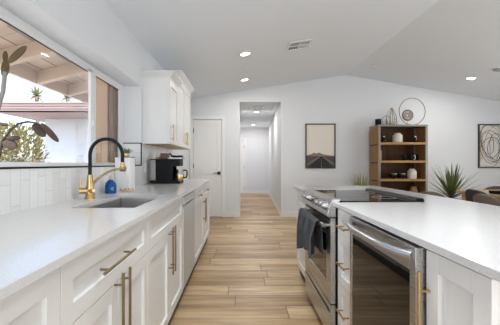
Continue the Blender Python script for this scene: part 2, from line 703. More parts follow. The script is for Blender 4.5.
def panel_door(name, x0, x1, y, z1, hinge_left, knob=None, hinges=()):
    """flat two panel door facing -Y with its casing"""
    root = bpy.data.objects.new(name, None)
    COL.objects.link(root)
    root.location = ((x0 + x1) / 2, y, 0)
    root['kind'] = 'structure'
    yy = y + .012
    lf = MB()
    st = .105
    z0 = .012
    lf.box(x0 + .003, x0 + st, yy, yy + .035, z0, z1 - .004)
    lf.box(x1 - st, x1 - .003, yy, yy + .035, z0, z1 - .004)
    for a, b in ((z0, z0 + .20), (.92, 1.04), (z1 - .12, z1 - .004)):
        lf.box(x0 + st, x1 - st, yy, yy + .035, a, b)
    lf.box(x0 + st, x1 - st, yy + .011, yy + .03, z0 + .2, z1 - .12)
    obj('leaf', lf, 'trim', root, bevel=.003)
    cs = MB()
    cw = .066
    cs.box(x0 - cw, x0, y - .016, y, 0, z1 + cw)
    cs.box(x1, x1 + cw, y - .016, y, 0, z1 + cw)
    cs.box(x0, x1, y - .016, y, z1, z1 + cw)
    obj('casing', cs, 'trim', root, bevel=.003)
    hx = x0 if hinge_left else x1
    for z in hinges:
        obj('hinge', MB().box(hx - .012, hx + .012, yy - .012, yy + .004, z - .045, z + .045).cyl((hx, yy - .012, z - .048), (0, 0, 1), .007, .096, 10), 'black', root)
    if knob:
        kx, kz = knob
        kn = obj('lever_handle', MB().box(kx - .032, kx + .032, yy - .010, yy, kz - .032, kz + .032)
                 .cyl((kx, yy - .05, kz), (0, 1, 0), .010, .045, 12)
                 .tube([(kx, yy - .05, kz), (kx - .05, yy - .052, kz), (kx - .115, yy - .05, kz)], .008, 8), 'black', root, smooth=True)
        kn['label'] = 'black lever handle'
    return root


panel_door('door_1', -1.03, -.41, BY, 2.105, True, (-.475, .945), (1.86, 1.10, .25))
panel_door('door_2', -.6, .13, HE, 2.06, False, None, (1.80, 1.0, .22))

# ------------------------------------------------------------------ ceiling fittings


def ceiling_light(px, py, label, group='recessed ceiling lights', hall=False, energy=7):
    p = Vector(((px - VX) * 0, 0, 0))
    if hall:
        y = F * (HZ - H) / (VY - py)
        p = at(px, py, y)
        n = Vector((0, 0, -1))
    else:
        p = ceil_hit(px, py)
        sl = .152 if p.x < RX else -.17
        n = Vector((sl, .02, -1)).normalized()
    t = thing('recessed_light', label, 'ceiling light', p, group)
    t['kind_note'] = 0
    del t['kind_note']
    ring = MB()
    pts = []
    u = n.orthogonal().normalized()
    v = n.cross(u)
    for k in range(32):
        a = 2 * PI * k / 32
        pts.append(p + n * .004 + (u * math.cos(a) + v * math.sin(a)) * .075)
    ring.tube(pts, .010, 8, close=True)
    obj('trim_ring', ring, 'trim', t, smooth=True)
    obj('lens', MB().cyl(p + n * .001, n, .068, .006, 28), 'lens', t)
    d = lamp('lamp', 'AREA', n * .02, n.to_track_quat('-Z', 'Y').to_euler(), energy, (1, .97, .93), .12, parent=t)
    return t


ceiling_light(245, 53.5, 'round recessed light in the sloped ceiling nearest the square vent, front of the pair')
ceiling_light(244.5, 79.5, 'round recessed light in the sloped ceiling just above the hallway opening, rear of the pair')
ceiling_light(471, 78, 'lone round recessed light in the ceiling over the dining corner at right')
ceiling_light(256.4, 111.8, 'recessed light in the hallway ceiling just behind the return grille', 'recessed hallway lights', True, 8)
ceiling_light(253, 124.6, 'small far recessed light at the end of the hallway ceiling', 'recessed hallway lights', True, 8)


def disc(px, py, label, name, cat, r, mat, hall=False, h=.02):
    if hall:
        p = at(px, py, F * (HZ - H) / (VY - py))
        n = Vector((0, 0, -1))
    else:
        p = ceil_hit(px, py)
        n = Vector((.152 if p.x < RX else -.17, .02, -1)).normalized()
    t = thing(name, label, cat, p)
    obj('base', MB().cyl(p, n, r, h * .6, 28), mat, t, bevel=.003)
    obj('cover', MB().cyl(p + n * h * .6, n, r * .72, h * .5, 28), mat, t, bevel=.003)


disc(374, 66.5, 'round white smoke detector on the ceiling ridge', 'smoke_detector', 'smoke detector', .065, 'trim')
disc(247, 69, 'tiny white sprinkler cover between the two ceiling lights', 'sprinkler_cover', 'sprinkler', .03, 'white', h=.012)
disc(247.5, 122, 'white smoke detector on the hallway ceiling', 'smoke_detector', 'smoke detector', .06, 'trim', True)
disc(498, 69.5, 'grey round ceiling speaker at the right edge of the view', 'ceiling_speaker', 'speaker', .07, 'grey_plastic')

# square supply vent on the ceiling slope
p = ceil_hit(299, 45)
n = Vector((.152, .02, -1)).normalized()
t = thing('ceiling_vent', 'square white supply vent with dark louvres on the sloped ceiling', 'vent', p)
ux = Vector((1, 0, .152)).normalized()
uy = n.cross(ux).normalized()


def slab_on(mb, c, a, b, h0, h1):
    q = [c + ux * sx * a + uy * sy * b + n * h0 for sx, sy in ((-1, -1), (1, -1), (1, 1), (-1, 1))]
    mb.prism(q, n * (h1 - h0))


m = MB()
A, B = .165, .165
slab_on(m, p + uy * (B - .015), A, .015, 0, .012)
slab_on(m, p - uy * (B - .015), A, .015, 0, .012)
slab_on(m, p + ux * (A - .015), .015, B, 0, .012)
slab_on(m, p - ux * (A - .015), .015, B, 0, .012)
slab_on(m, p, .008, B, 0, .012)
slab_on(m, p, A, .008, 0, .012)
obj('frame', m, 'trim', t, bevel=.002)
m = MB()
slab_on(m, p, A - .01, B - .01, .0005, .002)
obj('duct_shade', m, 'vent_dark', t)  # dark sheet painted for the shade inside the duct
for sx in (-1, 1):
    for sy in (-1, 1):
        cc = p + ux * sx * A / 2 + uy * sy * B / 2
        for k in range(4):
            m = MB()
            if sx == sy:
                slab_on(m, cc + ux * (k - 1.5) * .034, .004 if sx < 0 else .009, .066, .002, .0045)
            else:
                slab_on(m, cc + uy * (k - 1.5) * .034, .066, .004 if sx < 0 else .009, .002, .0045)
            obj('louvre', m, 'trim', t)

# return grille on the hall ceiling
t = thing('return_grille', 'wide white return air grille on the ceiling at the hallway entrance', 'vent', (.42, 7.55, HZ))
m = MB()
gx0, gx1, gy0, gy1 = -.01, .82, 7.22, 7.86
m.box(gx0, gx1, gy0, gy0 + .03, HZ - .012, HZ)
m.box(gx0, gx1, gy1 - .03, gy1, HZ - .012, HZ)
for k in range(7):
    x = gx0 + .012 + (gx1 - gx0 - .024) * k / 6
    m.box(x - .012, x + .012, gy0, gy1, HZ - .012, HZ)
obj('frame', m, 'trim', t, bevel=.002)
obj('slot_shade', MB().box(gx0 + .01, gx1 - .01, gy0 + .02, gy1 - .02, HZ - .002, HZ - .001), 'vent_dark', t)  # dark sheet painted for the shade between the louvres
m = MB()
for k in range(24):
    y = gy0 + .04 + k * (gy1 - gy0 - .08) / 23
    m.box(gx0 + .02, gx1 - .02, y - .006, y + .004, HZ - .006, HZ - .003)
obj('louvre', m, 'trim', t)

# ------------------------------------------------------------------ kitchen units
CT = .915   # worktop top
ST = .022   # slab thickness
CB = CT - ST


def shaker(mb, x, d, y0, y1, z0, z1, rail=.058, t=.02, rec=.013):
    """shaker front; its face lies at x and looks along d (+1/-1 in X)"""
    a, b = sorted((x, x - d * t))
    mb.box(a, b, y0, y0 + rail, z0, z1)
    mb.box(a, b, y1 - rail, y1, z0, z1)
    mb.box(a, b, y0 + rail, y1 - rail, z0, z0 + rail)
    mb.box(a, b, y0 + rail, y1 - rail, z1 - rail, z1)
    a, b = sorted((x - d * rec, x - d * (t - .002)))
    mb.box(a, b, y0 + rail, y1 - rail, z0 + rail, z1 - rail)


def pull(parent, x, d, c, half, vertical, mat='bronze', r=.0055, off=.033):
    """bar pull: c = (y, z) of its middle"""
    y, z = c
    xb = x + d * off
    m = MB()
    if vertical:
        m.tube([(xb, y, z - half), (xb, y, z + half)], r, 12)
        for s in (-1, 1):
            m.cyl((x, y, z + s * half * .72), (d, 0, 0), r * .8, off, 10)
    else:
        m.tube([(xb, y - half, z), (xb, y + half, z)], r, 12)
        for s in (-1, 1):
            m.cyl((x, y + s * half * .72, z), (d, 0, 0), r * .8, off, 10)
    return obj('handle', m, mat, parent, smooth=True)


def cabinet(name, label, x_face, d, x_back, y0, y1, fronts, group, z0=.10, z1=CB, kick=True, top=True, kick_in=.012, endpanel=None):
    """carcass of boards; fronts: (kind, y0, y1, z0, z1, pull) """
    xf = x_face - d * .021
    ta, tb = sorted((xf, x_back))
    root = thing(name, label, 'cabinet', ((ta + tb) / 2, (y0 + y1) / 2, 0 if kick else z0), group)
    m = MB()
    m.box(ta, tb, y0 + .001, y0 + .018, z0, z1)
    m.box(ta, tb, y1 - .018, y1 - .001, z0, z1)
    m.box(ta, tb, y0 + .018, y1 - .018, z0, z0 + .018)
    if top:
        m.box(ta, tb, y0 + .018, y1 - .018, z1 - .018, z1)
    xa, xb = sorted((x_back, x_back + d * .012))
    m.box(xa, xb, y0 + .018, y1 - .018, z0 + .018, z1 - .018)
    obj('carcass', m, 'cab', root)
    if kick:
        xa, xb = sorted((xf - d * (kick_in + .016), xf - d * kick_in))
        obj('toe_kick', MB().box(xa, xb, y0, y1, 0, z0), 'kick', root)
    g = .0018
    for kind, a, b, c0, c1, pl in fronts:
        m = MB()
        shaker(m, x_face, d, a + g, b - g, c0 + g, c1 - g)
        f = obj(kind, m, 'cab', root, bevel=.0015)
        if pl:
            pull(f, x_face, d, pl[0], pl[1], pl[2], pl[3] if len(pl) > 3 else 'bronze')
    return root


LF = -.478          # face of the left fronts
LB = -1.085         # back
ZD = .693           # drawer / door line
TOPF = CB - .012
GB = 'white base cabinets along the window wall'


def two_door(name, label, y0, y1, drawer_pull, hh=.16, hz=.575, drawers=1, top=True, zl=ZD):
    ym = (y0 + y1) / 2
    fr = []
    if drawers == 1:
        fr.append(('drawer', y0, y1, zl, TOPF, drawer_pull))
    else:
        for a, b in ((y0, ym), (ym, y1)):
            fr.append(('drawer', a, b, zl, TOPF, (((a + b) / 2, (zl + TOPF) / 2), .075, False)))
    fr.append(('door', y0, ym, .10, zl, ((ym - .035, hz), hh, True)))
    fr.append(('door', ym, y1, .10, zl, ((ym + .035, hz), hh, True)))
    return cabinet(name, label, LF, 1, LB, y0, y1, fr, GB, top=top)


two_door('base_cabinet', 'white shaker base cabinet at the near left corner, cut off by the frame', .25, .81, ((.53, .787), .145, False))
two_door('base_cabinet', 'white shaker base cabinet with a long bronze drawer pull, left of the sink unit', .81, 1.566, ((1.14, .79), .145, False))
two_door('sink_cabinet', 'white shaker sink cabinet with a plain false front and two doors', 1.566, 2.51, None, hh=.155, hz=.575, top=False)
two_door('base_cabinet', 'far white shaker base cabinet with two small drawers beyond the dishwasher', 3.13, 4.63, None, drawers=2, hh=.15, hz=.56)

# dishwasher
t = thing('dishwasher', 'light steel dishwasher built in under the left worktop', 'dishwasher', (-.78, 2.82, 0))
dy0, dy1 = 2.515, 3.125
obj('tub', MB().box(LB, LF - .03, dy0 + .004, dy1 - .004, .09, CB - .004), 'dark_gap', t)
obj('door', MB().box(LF - .03, LF + .004, dy0 + .006, dy1 - .004, .11, .795), 'steel_light', t, bevel=.004)
obj('control_strip', MB().prism([(LF - .03, dy0 + .006, .80), (LF + .012, dy0 + .006, .812), (LF + .004, dy0 + .006, .873), (LF - .03, dy0 + .006, .873)], (0, dy1 - dy0 - .010, 0)), 'steel_light', t, bevel=.003)
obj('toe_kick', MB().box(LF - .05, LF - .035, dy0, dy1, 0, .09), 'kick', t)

# left worktop with sink cut-out
SX0, SX1, SY0, SY1 = -.905, -.565, 1.62, 2.29
WX1 = -.45
m = MB()
m.box(XT, WX1, -.5, SY0, CB, CT)
m.box(XT, WX1, SY1, 4.66, CB, CT)
m.box(XT, SX0, SY0, SY1, CB, CT)
m.box(SX1, WX1, SY0, SY1, CB, CT)
bmesh.ops.remove_doubles(m.b, verts=m.b.verts, dist=.0002)
tag(obj('worktop', m, 'quartz'), 'long white quartz worktop under the window with the sink cut into it', 'worktop')

# sink
t = thing('sink', 'brushed steel undermount sink in the window worktop', 'sink', ((SX0 + SX1) / 2, (SY0 + SY1) / 2, CB - .2))
m = MB()
d_ = .20
a = .014
m.box(SX0 - a, SX0 + .004, SY0 - a, SY1 + a, CB - d_, CB)
m.box(SX1 - .004, SX1 + a, SY0 - a, SY1 + a, CB - d_, CB)
m.box(SX0 + .004, SX1 - .004, SY0 - a, SY0 + .004, CB - d_, CB)
m.box(SX0 + .004, SX1 - .004, SY1 - .004, SY1 + a, CB - d_, CB)
m.box(SX0 + .004, SX1 - .004, SY0 + .004, SY1 - .004, CB - d_, CB - d_ + .012)
obj('basin', m, 'sink_steel', t, bevel=.004)
obj('drain', MB().lathe(((SX0 + SX1) / 2 - .05, (SY0 + SY1) / 2, CB - d_ + .012), [(.05, 0), (.05, .004), (.035, .004), (.03, .001)], 24, cap_top=True), 'chrome', t, smooth=True)

# faucet
fx, fy = -1.005, 2.03
t = thing('faucet', 'brushed gold faucet with a black spring-hose arch beside the sink', 'faucet', (fx, fy, CT))
obj('body', MB().lathe((fx, fy, CT), [(.034, 0), (.034, .006), (.029, .012), (.026, .05), (.022, .10), (.018, .14), (.0165, .16)], 24, cap_top=True), 'gold', t, smooth=True)
hose = []
r0 = .108
zc = 1.206
for k in range(4):
    hose.append((fx, fy, CT + .155 + (zc - CT - .155) * k / 4))
for k in range(21):
    a = PI - PI * k / 20
    hose.append((fx + r0 + r0 * math.cos(a), fy, zc + r0 * math.sin(a) * 1.0))
hose.append((fx + 2 * r0, fy, zc - .03))
hose.append((fx + 2 * r0 + .001, fy, zc - .055))
obj('hose', MB().tube(hose, .0115, 14), 'black_matte', t, smooth=True)
ex = fx + 2 * r0
obj('spray_head', MB().lathe((ex, fy, 1.098), [(.012, 0), (.016, .006), (.016, .028), (.013, .05), (.0125, .062)], 20, cap_top=True), 'gold', t, smooth=True)
arm = []
for k in range(9):
    f = k / 8
    arm.append((fx + .012 + (ex - fx - .026) * f, fy, CT + .095 + .105 * math.sin(f * PI / 2) ** .9))
m = MB().tube(arm, [.009 - .002 * k / 8 for k in range(9)], 12)
m.tube([(ex - .014, fy, 1.115), (ex + .02, fy, 1.115)], .018, 16)
obj('docking_arm', m, 'gold', t, smooth=True)
m = MB().tube([(fx - .01, fy - .01, CT + .055), (fx - .055, fy - .03, CT + .055)], .021, 18)
m.tube([(fx + .01, fy - .012, CT + .055), (fx + .038, fy - .03, CT + .058)], [.016, .010], 14)
obj('valve', m, 'gold', t, smooth=True)
obj('lever', MB().tube([(fx - .045, fy - .03, CT + .055), (fx - .046, fy - .03, CT + .135)], .006, 10), 'gold', t, smooth=True)

# soap bottle
bx, by = -1.032, 2.415
t = thing('soap_bottle', 'blue dish soap bottle with a clear cap beside the faucet', 'bottle', (bx, by, CT))
prof = [(.040, 0), (.043, .006), (.043, .06), (.036, .085), (.020, .102), (.015, .108)]
m = MB().lathe((bx, by, CT), prof, 28, cap_top=True)
obj('bottle_body', m, 'blue', t, smooth=True)
obj('cap', MB().lathe((bx, by, CT + .108), [(.016, 0), (.016, .016), (.010, .02), (.008, .034)], 18, cap_top=True), plain('rose_cap', (.55, .42, .42), .3), t, smooth=True)
for k, (a0, z0, n) in enumerate(((-1.05, .030, 5), (-.80, .022, 8))):
    pts = [(bx + .0436 * math.cos(a0 + .05 * math.sin(j * 1.1)), by + .0436 * math.sin(a0 + .05 * math.sin(j * 1.1)), CT + z0 + j * .0042) for j in range(n)]
    obj('label_mark', MB().tube(pts, .0020, 6), 'white', t)

# wooden brush rest
bx0, by0 = -.978, 2.60
t = thing('brush_rest', 'small pale wooden brush rest lying behind the sink', 'brush rest', (bx0, by0, CT))
obj('board', MB().rbox(bx0 - .055, bx0 + .075, by0 - .025, by0 + .012, CT, CT + .012, .01), 'light_wood', t, bevel=.002)
for k in range(4):
    obj('bead', MB().ball((bx0 - .042 + k * .034, by0 - .008, CT + .020), .0095), 'light_wood', t, smooth=True)

# tall white holder with a small plant on it
t = thing('towel_holder', 'tall white box-shaped holder against the tile under the window', 'holder', (-1.035, 2.725, CT))
hx0, hx1, hy0, hy1 = -1.102, -.968, 2.66, 2.79
obj('shell', MB().rbox(hx0, hx1, hy0, hy1, CT, 1.190, .008), 'white', t, bevel=.002)
obj('lid', MB().rbox(hx0 - .001, hx1 + .002, hy0 - .002, hy1 + .002, 1.190, 1.203, .009), 'white', t, bevel=.003)
px_, py_ = -1.028, 2.74
t = thing('potted_succulent', 'tiny green succulent in a gold pot on the white holder', 'potted plant', (px_, py_, 1.203))
obj('pot', MB().lathe((px_, py_, 1.203), [(.016, 0), (.022, .006), (.025, .025), (.023, .040), (.020, .040), (.019, .034)], 24, cap_top=True), 'gold', t, smooth=True)
m = MB()
for k in range(22):
    a = k * 2.4
    e = .35 + .65 * ((k * 7) % 22) / 22
    L = .05 + .022 * random.random()
    dv = Vector((math.cos(a) * math.cos(e), math.sin(a) * math.cos(e), math.sin(e)))
    b0 = Vector((px_, py_, 1.238)) + dv * .006
    m.blade(b0, b0 + dv * L, .011, (0, 0, .004), 5, .004)
obj('foliage', m, 'leaf_bright', t)
# black object on the sill
t = thing('speaker', 'small black speaker on the window ledge beside the white holder', 'speaker', (-1.14, 3.2, NZ0))
obj('cabinet', MB().rbox(-1.172, -1.118, 3.17, 3.23, NZ0, NZ0 + .088, .008), 'black', t, bevel=.003)
obj('grille', MB().cyl((-1.145, 3.17, NZ0 + .045), (0, -1, 0), .02, .002, 20), 'black_matte', t)
# outlet
t = thing('wall_outlet', 'white outlet plate on the tile beside the coffee machine', 'outlet', (XT + .006, 3.52, 1.09))
obj('plate', MB().box(XT + .006, XT + .012, 3.485, 3.555, 1.05, 1.165), 'white', t, bevel=.002)
obj('socket', MB().box(XT + .012, XT + .014, 3.503, 3.537, 1.115, 1.145), 'trim', t, bevel=.001)
obj('socket', MB().box(XT + .012, XT + .014, 3.503, 3.537, 1.07, 1.10), 'trim', t, bevel=.001)

# coffee machine
cx0, cx1, cy0, cy1 = -1.07, -.715, 3.56, 3.80
cz1 = 1.205
t = thing('coffee_machine', 'black drip coffee machine on the worktop under the wall cabinets', 'coffee machine', ((cx0 + cx1) / 2, (cy0 + cy1) / 2, CT))
m = MB()
m.rbox(cx0, cx1, cy0, cy1, CT, CT + .035, .012)
m.box(cx0 + .008, -.80, cy0 + .004, cy1 - .004, CT + .03, cz1 - .075)
m.rbox(cx0 + .004, cx1 - .004, cy0 + .002, cy1 - .002, cz1 - .085, cz1, .014)
obj('housing', m, 'black', t, bevel=.004)
obj('water_tank', MB().box(cx0 + .012, cx0 + .072, cy0 - .004, cy0 + .01, CT + .04, cz1 - .012), 'tank', t, bevel=.003)
obj('lid', MB().rbox(-.865, -.690, cy0 + .015, cy1 - .02, cz1, cz1 + .018, .02), 'steel', t, bevel=.003)
obj('brew_plate', MB().box(-.815, -.80, cy0 + .02, cy1 - .02, CT + .04, cz1 - .09), 'amber', t)
obj('hot_plate', MB().cyl((-.745, 3.68, CT + .035), (0, 0, 1), .045, .006, 24), 'amber', t)
car = obj('carafe', MB().lathe((-.742, 3.68, CT + .042), [(.040, 0), (.052, .012), (.053, .06), (.040, .10), (.034, .115), (.036, .125)], 24, cap_top=True), 'chrome', t, smooth=True)
obj('handle', MB().tube([(-.70, 3.68, CT + .15), (-.672, 3.68, CT + .157), (-.652, 3.68, CT + .15), (-.650, 3.68, CT + .10), (-.660, 3.68, CT + .07), (-.695, 3.68, CT + .062)], .0085, 10), 'black', car, smooth=True)
obj('coffee_level', MB().lathe((-.742, 3.68, CT + .044), [(.0535, .012), (.0545, .03), (.0545, .05)], 24, cap_bot=False), 'amber', car, smooth=True)

# things on the coffee machine
t = thing('storage_box', 'brown wicker box on top of the coffee machine', 'box', (-.91, 3.66, cz1))
obj('box_body', MB().box(-.955, -.868, 3.61, 3.72, cz1, cz1 + .068), 'box_brown', t, bevel=.004)
obj('strap', MB().tube([(-.868, 3.66, cz1 + .055), (-.85, 3.66, cz1 + .066), (-.838, 3.66, cz1 + .05), (-.832, 3.66, cz1 + .025)], .009, 8), 'black', t, smooth=True)
t = thing('filter_pack', 'cream pack of filters beside the brown wicker box', 'filter pack', (-.99, 3.66, cz1))
obj('pack', MB().rbox(-1.02, -.962, 3.62, 3.70, cz1, cz1 + .05, .02), 'cream', t, bevel=.004)
obj('band', MB().rbox(-1.021, -.961, 3.619, 3.701, cz1 + .005, cz1 + .018, .02), 'box_brown', t)
t = thing('coffee_tray', 'small black tray on the steel lid of the coffee machine', 'tray', (-.77, 3.67, cz1 + .018))
obj('tray_body', MB().rbox(-.82, -.705, 3.61, 3.74, cz1 + .018, cz1 + .030, .02), 'black', t, bevel=.003)
obj('rim', MB().tube([(-.815, 3.615, cz1 + .036), (-.71, 3.615, cz1 + .036), (-.71, 3.735, cz1 + .036), (-.815, 3.735, cz1 + .036)], .007, 8, close=True), 'black', t)

# ------------------------------------------------------------------ wall cabinets
UF = -.804
UB = XT
GU = 'white wall cabinets above the coffee machine'


def wall_cab(label, y0, y1, ztop, doors, zc):
    z0 = 1.378
    root = thing('wall_cabinet', label, 'cabinet', ((UF + UB) / 2, (y0 + y1) / 2, z0), GU)
    m = MB()
    m.box(UB, UF - .021, y0, y1, z0, ztop)
    obj('carcass', m, 'cab', root, bevel=.0015)
    obj('bottom_board', MB().box(UB + .005, UF - .024, y0 + .003, y1 - .003, z0 - .006, z0), 'light_wood', root)
    for a, b, hy in doors:
        m = MB()
        shaker(m, UF, 1, a + .0015, b - .0015, z0 + .002, ztop - .005, .062)
        f = obj('door', m, 'cab', root, bevel=.0015)
        pull(f, UF, 1, (hy, z0 + .125), .095, True, 'gold', .006)
    # crown moulding, flaring out to the front and to the near side
    m = MB()
    fl = .060
    a = [(UB, y0, ztop), (UF, y0, ztop), (UF, y1, ztop), (UB, y1, ztop)]
    h = zc - ztop
    lev = [(0, -.004), (.25, .004), (.75, fl * .8), (.88, fl), (1.0, fl)]
    rings = []
    for fz, o in lev:
        z = ztop + h * fz
        rings.append([m.b.verts.new(q) for q in ((UB, y0 - o, z), (UF + o, y0 - o, z), (UF + o, y1, z), (UB, y1, z))])
    for r1, r2 in zip(rings, rings[1:]):
        for k in range(4):
            m.b.faces.new((r1[k], r1[(k + 1) % 4], r2[(k + 1) % 4], r2[k]))
    m.b.faces.new(rings[0][::-1])
    m.b.faces.new(rings[-1])
    obj('crown', m, 'cab', root)
    return root


wall_cab('shorter single-door white wall cabinet beside the window', 3.455, 3.915, 2.108, [(3.455, 3.915, 3.50)], 2.188)
wall_cab('taller two-door white wall cabinet at the far end of the run', 3.92, 4.866, 2.25, [(3.92, 4.393, 4.352), (4.393, 4.866, 4.434)], 2.330)

# ------------------------------------------------------------------ island
IF_ = .585
IB = 1.22
GI = 'white island cabinets'
m = MB()
IX0, IX1 = .56, 1.425
m.box(IX0, IX1, 2.615, 3.26, CB, CT)
m.box(1.125, IX1, 1.855, 2.615, CB, CT)
m.box(IX0, IX1, .42, 1.855, CB, CT)
bmesh.ops.remove_doubles(m.b, verts=m.b.verts, dist=.0002)
tag(obj('island_worktop', m, 'quartz'), 'white quartz island worktop with the range set into it', 'worktop')
# end and back boards of the island
tag(obj('island_back_panel', MB().box(IB, IB + .02, .71, 3.2, 0, CB), 'cab'), 'white back panel of the island facing the dining corner', 'panel')

cabinet('island_cabinet', 'white island cabinet at the far end beyond the range', IF_, -1, IB, 2.63, 3.2,
        [('drawer', 2.63, 3.2, .70, TOPF, None), ('door', 2.63, 3.2, .10, .70, None)], GI)
cabinet('island_drawer_unit', 'narrow white three-drawer unit between range and wine cooler', IF_, -1, IB, 1.565, 1.845,
        [('drawer', 1.565, 1.845, .738, TOPF, ((1.70, .79), .062, False, 'gold')),
         ('drawer', 1.565, 1.845, .437, .738, ((1.70, .578), .062, False, 'gold')),
         ('drawer', 1.565, 1.845, .10, .437, ((1.70, .31), .062, False, 'gold'))], GI)
cabinet('island_cabinet', 'white island cabinet with a single door right of the wine cooler', IF_, -1, IB, .71, .965,
        [('door', .71, .965, .10, TOPF, ((.945, .60), .215, True, 'gold'))], GI)

# range
ry0, ry1 = 1.86, 2.61
RFX = .548
t = thing('range', 'stainless slide-in electric range with black glass cooktop set into the island', 'range', (.83, 2.235, 0))
obj('body', MB().box(RFX + .03, 1.118, ry0, ry1, .05, .905), 'black', t)
obj('cooktop', MB().box(.60, 1.118, ry0 - .006, ry1 + .006, .905, .923), 'black_gloss', t, bevel=.003)
obj('rear_vent', MB().prism([(1.062, ry0 - .004, .923), (1.072, ry0 - .004, .938), (1.112, ry0 - .004, .938), (1.118, ry0 - .004, .923)], (0, ry1 - ry0 + .008, 0)), 'black', t, bevel=.003)
for yy, xx, rr in ((2.05, .76, .095), (2.42, .76, .075), (2.05, .96, .075), (2.42, .96, .095)):
    pts = [(xx + rr * math.cos(2 * PI * k / 40), yy + rr * math.sin(2 * PI * k / 40), .9232) for k in range(40)]
    obj('burner_ring', MB().tube(pts, .0008, 6, close=True), 'grey_plastic', t)
pa = [(.535, ry0, .822), (.523, ry0, .832), (.555, ry0, .930), (.605, ry0, .934), (.605, ry0, .822)]
obj('control_panel', MB().prism(pa, (0, ry1 - ry0, 0)), 'steel', t, bevel=.003)
nrm = Vector((-.95, 0, .31)).normalized()
pc = Vector((.539, 0, .881))
for y in (1.925, 2.005, 2.085, 2.385, 2.465, 2.545):
    c0 = pc + Vector((0, y, 0))
    m = MB().cyl(c0, nrm, .026, .008, 24).cyl(c0 + nrm * .008, nrm, .021, .024, 24, .018)
    m.tube([c0 + nrm * .034 + Vector((0, 0, -.016)), c0 + nrm * .034 + Vector((0, 0, .016))], .004, 8)
    obj('knob', m, 'chrome', t, smooth=True)
dq = [pc + Vector((0, 2.15, 0)) + nrm * .0008 + Vector((.31, 0, .95)) * s for s in (-.026, .026)]
obj('display', MB().prism([dq[0], dq[0] + Vector((0, .17, 0)), dq[1] + Vector((0, .17, 0)), dq[1]], nrm * .0015), 'black_gloss', t)
dr = obj('oven_door', MB().box(RFX, RFX + .03, ry0 + .003, ry0 + .10, .292, .815).box(RFX, RFX + .03, ry1 - .10, ry1 - .003, .292, .815)
         .box(RFX, RFX + .03, ry0 + .10, ry1 - .10, .292, .40).box(RFX, RFX + .03, ry0 + .10, ry1 - .10, .70, .815), 'steel', t, bevel=.002)
obj('oven_window', MB().box(RFX + .002, RFX + .03, ry0 + .10, ry1 - .10, .40, .70), 'black_gloss', dr)
obj('door_vent', MB().box(RFX - .001, RFX + .002, ry0 + .03, ry1 - .03, .800, .812), 'black', dr)
HX = .497
hp = []
for k in range(13):
    f = k / 12
    hp.append((HX + .022 * (2 * f - 1) ** 4, ry0 + .05 + (ry1 - ry0 - .10) * f, .765))
m = MB().tube(hp, .0135, 14)
for y in (ry0 + .06, ry1 - .06):
    m.tube([(HX + .018, y, .765), (RFX, y, .765)], .012, 12)
obj('handle', m, 'steel', dr, smooth=True)
obj('drawer', MB().box(RFX, RFX + .03, ry0 + .003, ry1 - .003, .075, .283)
    .box(RFX - .008, RFX, ry0 + .003, ry1 - .003, .215, .235), 'steel', t, bevel=.002)
obj('groove_shade', MB().box(RFX - .0015, RFX + .002, ry0 + .04, ry1 - .04, .237, .247), 'black', t)  # black strip stands in for the shade of the drawer recess
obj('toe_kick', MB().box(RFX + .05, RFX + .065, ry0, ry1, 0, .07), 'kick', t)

# towel over the oven handle
m = MB()
ny, nz = 36, 16
ty0, ty1 = 1.96, 2.50


def towel_pt(f, g):
    """f along the handle, g from the back hem over the bar to the front hem"""
    y = ty0 + (ty1 - ty0) * f
    fold = .017 * math.sin(f * 19 + .4) + .008 * math.sin(f * 41 + 1)
    if g < .3:
        k = 1 - g / .3
        return (HX + .021 + .006 * k + abs(fold) * .35 * k, y, .765 - .20 * k)
    if g < .42:
        a = PI * (g - .3) / .12
        return (HX + .021 * math.cos(a), y, .765 + .021 * math.sin(a))
    k = (g - .42) / .58
    drop = .205 + .085 * f ** 1.5 + .018 * math.sin(f * 9 + .6)
    yy = y + (.5 - f) * -.05 * k
    return (HX - .021 - (.012 + fold * 1.5) * min(1, k * 2.2), yy, .765 - drop * k)


grid = [[m.b.verts.new(towel_pt(i / ny, j / (2 * nz))) for j in range(2 * nz + 1)] for i in range(ny + 1)]
for i in range(ny):
    for j in range(2 * nz):
        m.b.faces.new((grid[i][j], grid[i + 1][j], grid[i + 1][j + 1], grid[i][j + 1]))
tw = obj('kitchen_towel', m, 'towel', smooth=True)
so = tw.modifiers.new('thickness', 'SOLIDIFY')
so.thickness = .004
so.offset = 0
tag(tw, 'slate grey kitchen towel draped over the oven handle', 'towel')

# wine cooler
wy0, wy1 = .972, 1.56
t = thing('wine_cooler', 'steel-framed under-counter wine cooler with a dark glass door in the island', 'wine cooler', (.9, 1.265, 0))
WF = .556
obj('body', MB().box(WF + .04, IB - .002, wy0 + .004, wy1 - .004, .06, CB - .004), 'black', t)
dr = obj('door', MB().box(WF, WF + .036, wy0, wy0 + .035, .10, .882).box(WF, WF + .036, wy1 - .028, wy1, .10, .882)
         .box(WF, WF + .036, wy0 + .035, wy1 - .028, .80, .882).box(WF, WF + .036, wy0 + .035, wy1 - .028, .10, .135), 'steel', t, bevel=.002)
obj('door_glass', MB().box(WF + .003, WF + .03, wy0 + .035, wy1 - .028, .135, .80), 'black_gloss', dr)
hp = []
for k in range(17):
    f = k / 16
    hp.append((WF - .052 + .05 * abs(2 * f - 1) ** 3.2, wy0 + .012 + (wy1 - wy0 - .035) * f, .853))
obj('handle', MB().tube(hp, .0135, 14), 'chrome', dr, smooth=True)
obj('toe_grille', MB().box(WF + .05, WF + .06, wy0, wy1, 0, .09), 'kick', t)

# ------------------------------------------------------------------ framed pictures
t = thing('framed_picture', 'black framed picture of a road running to pale dunes on the back wall', 'picture', (1.71, BY, 1.04))
fx0, fx1, fz0, fz1 = 1.385, 2.03, 1.045, 2.01


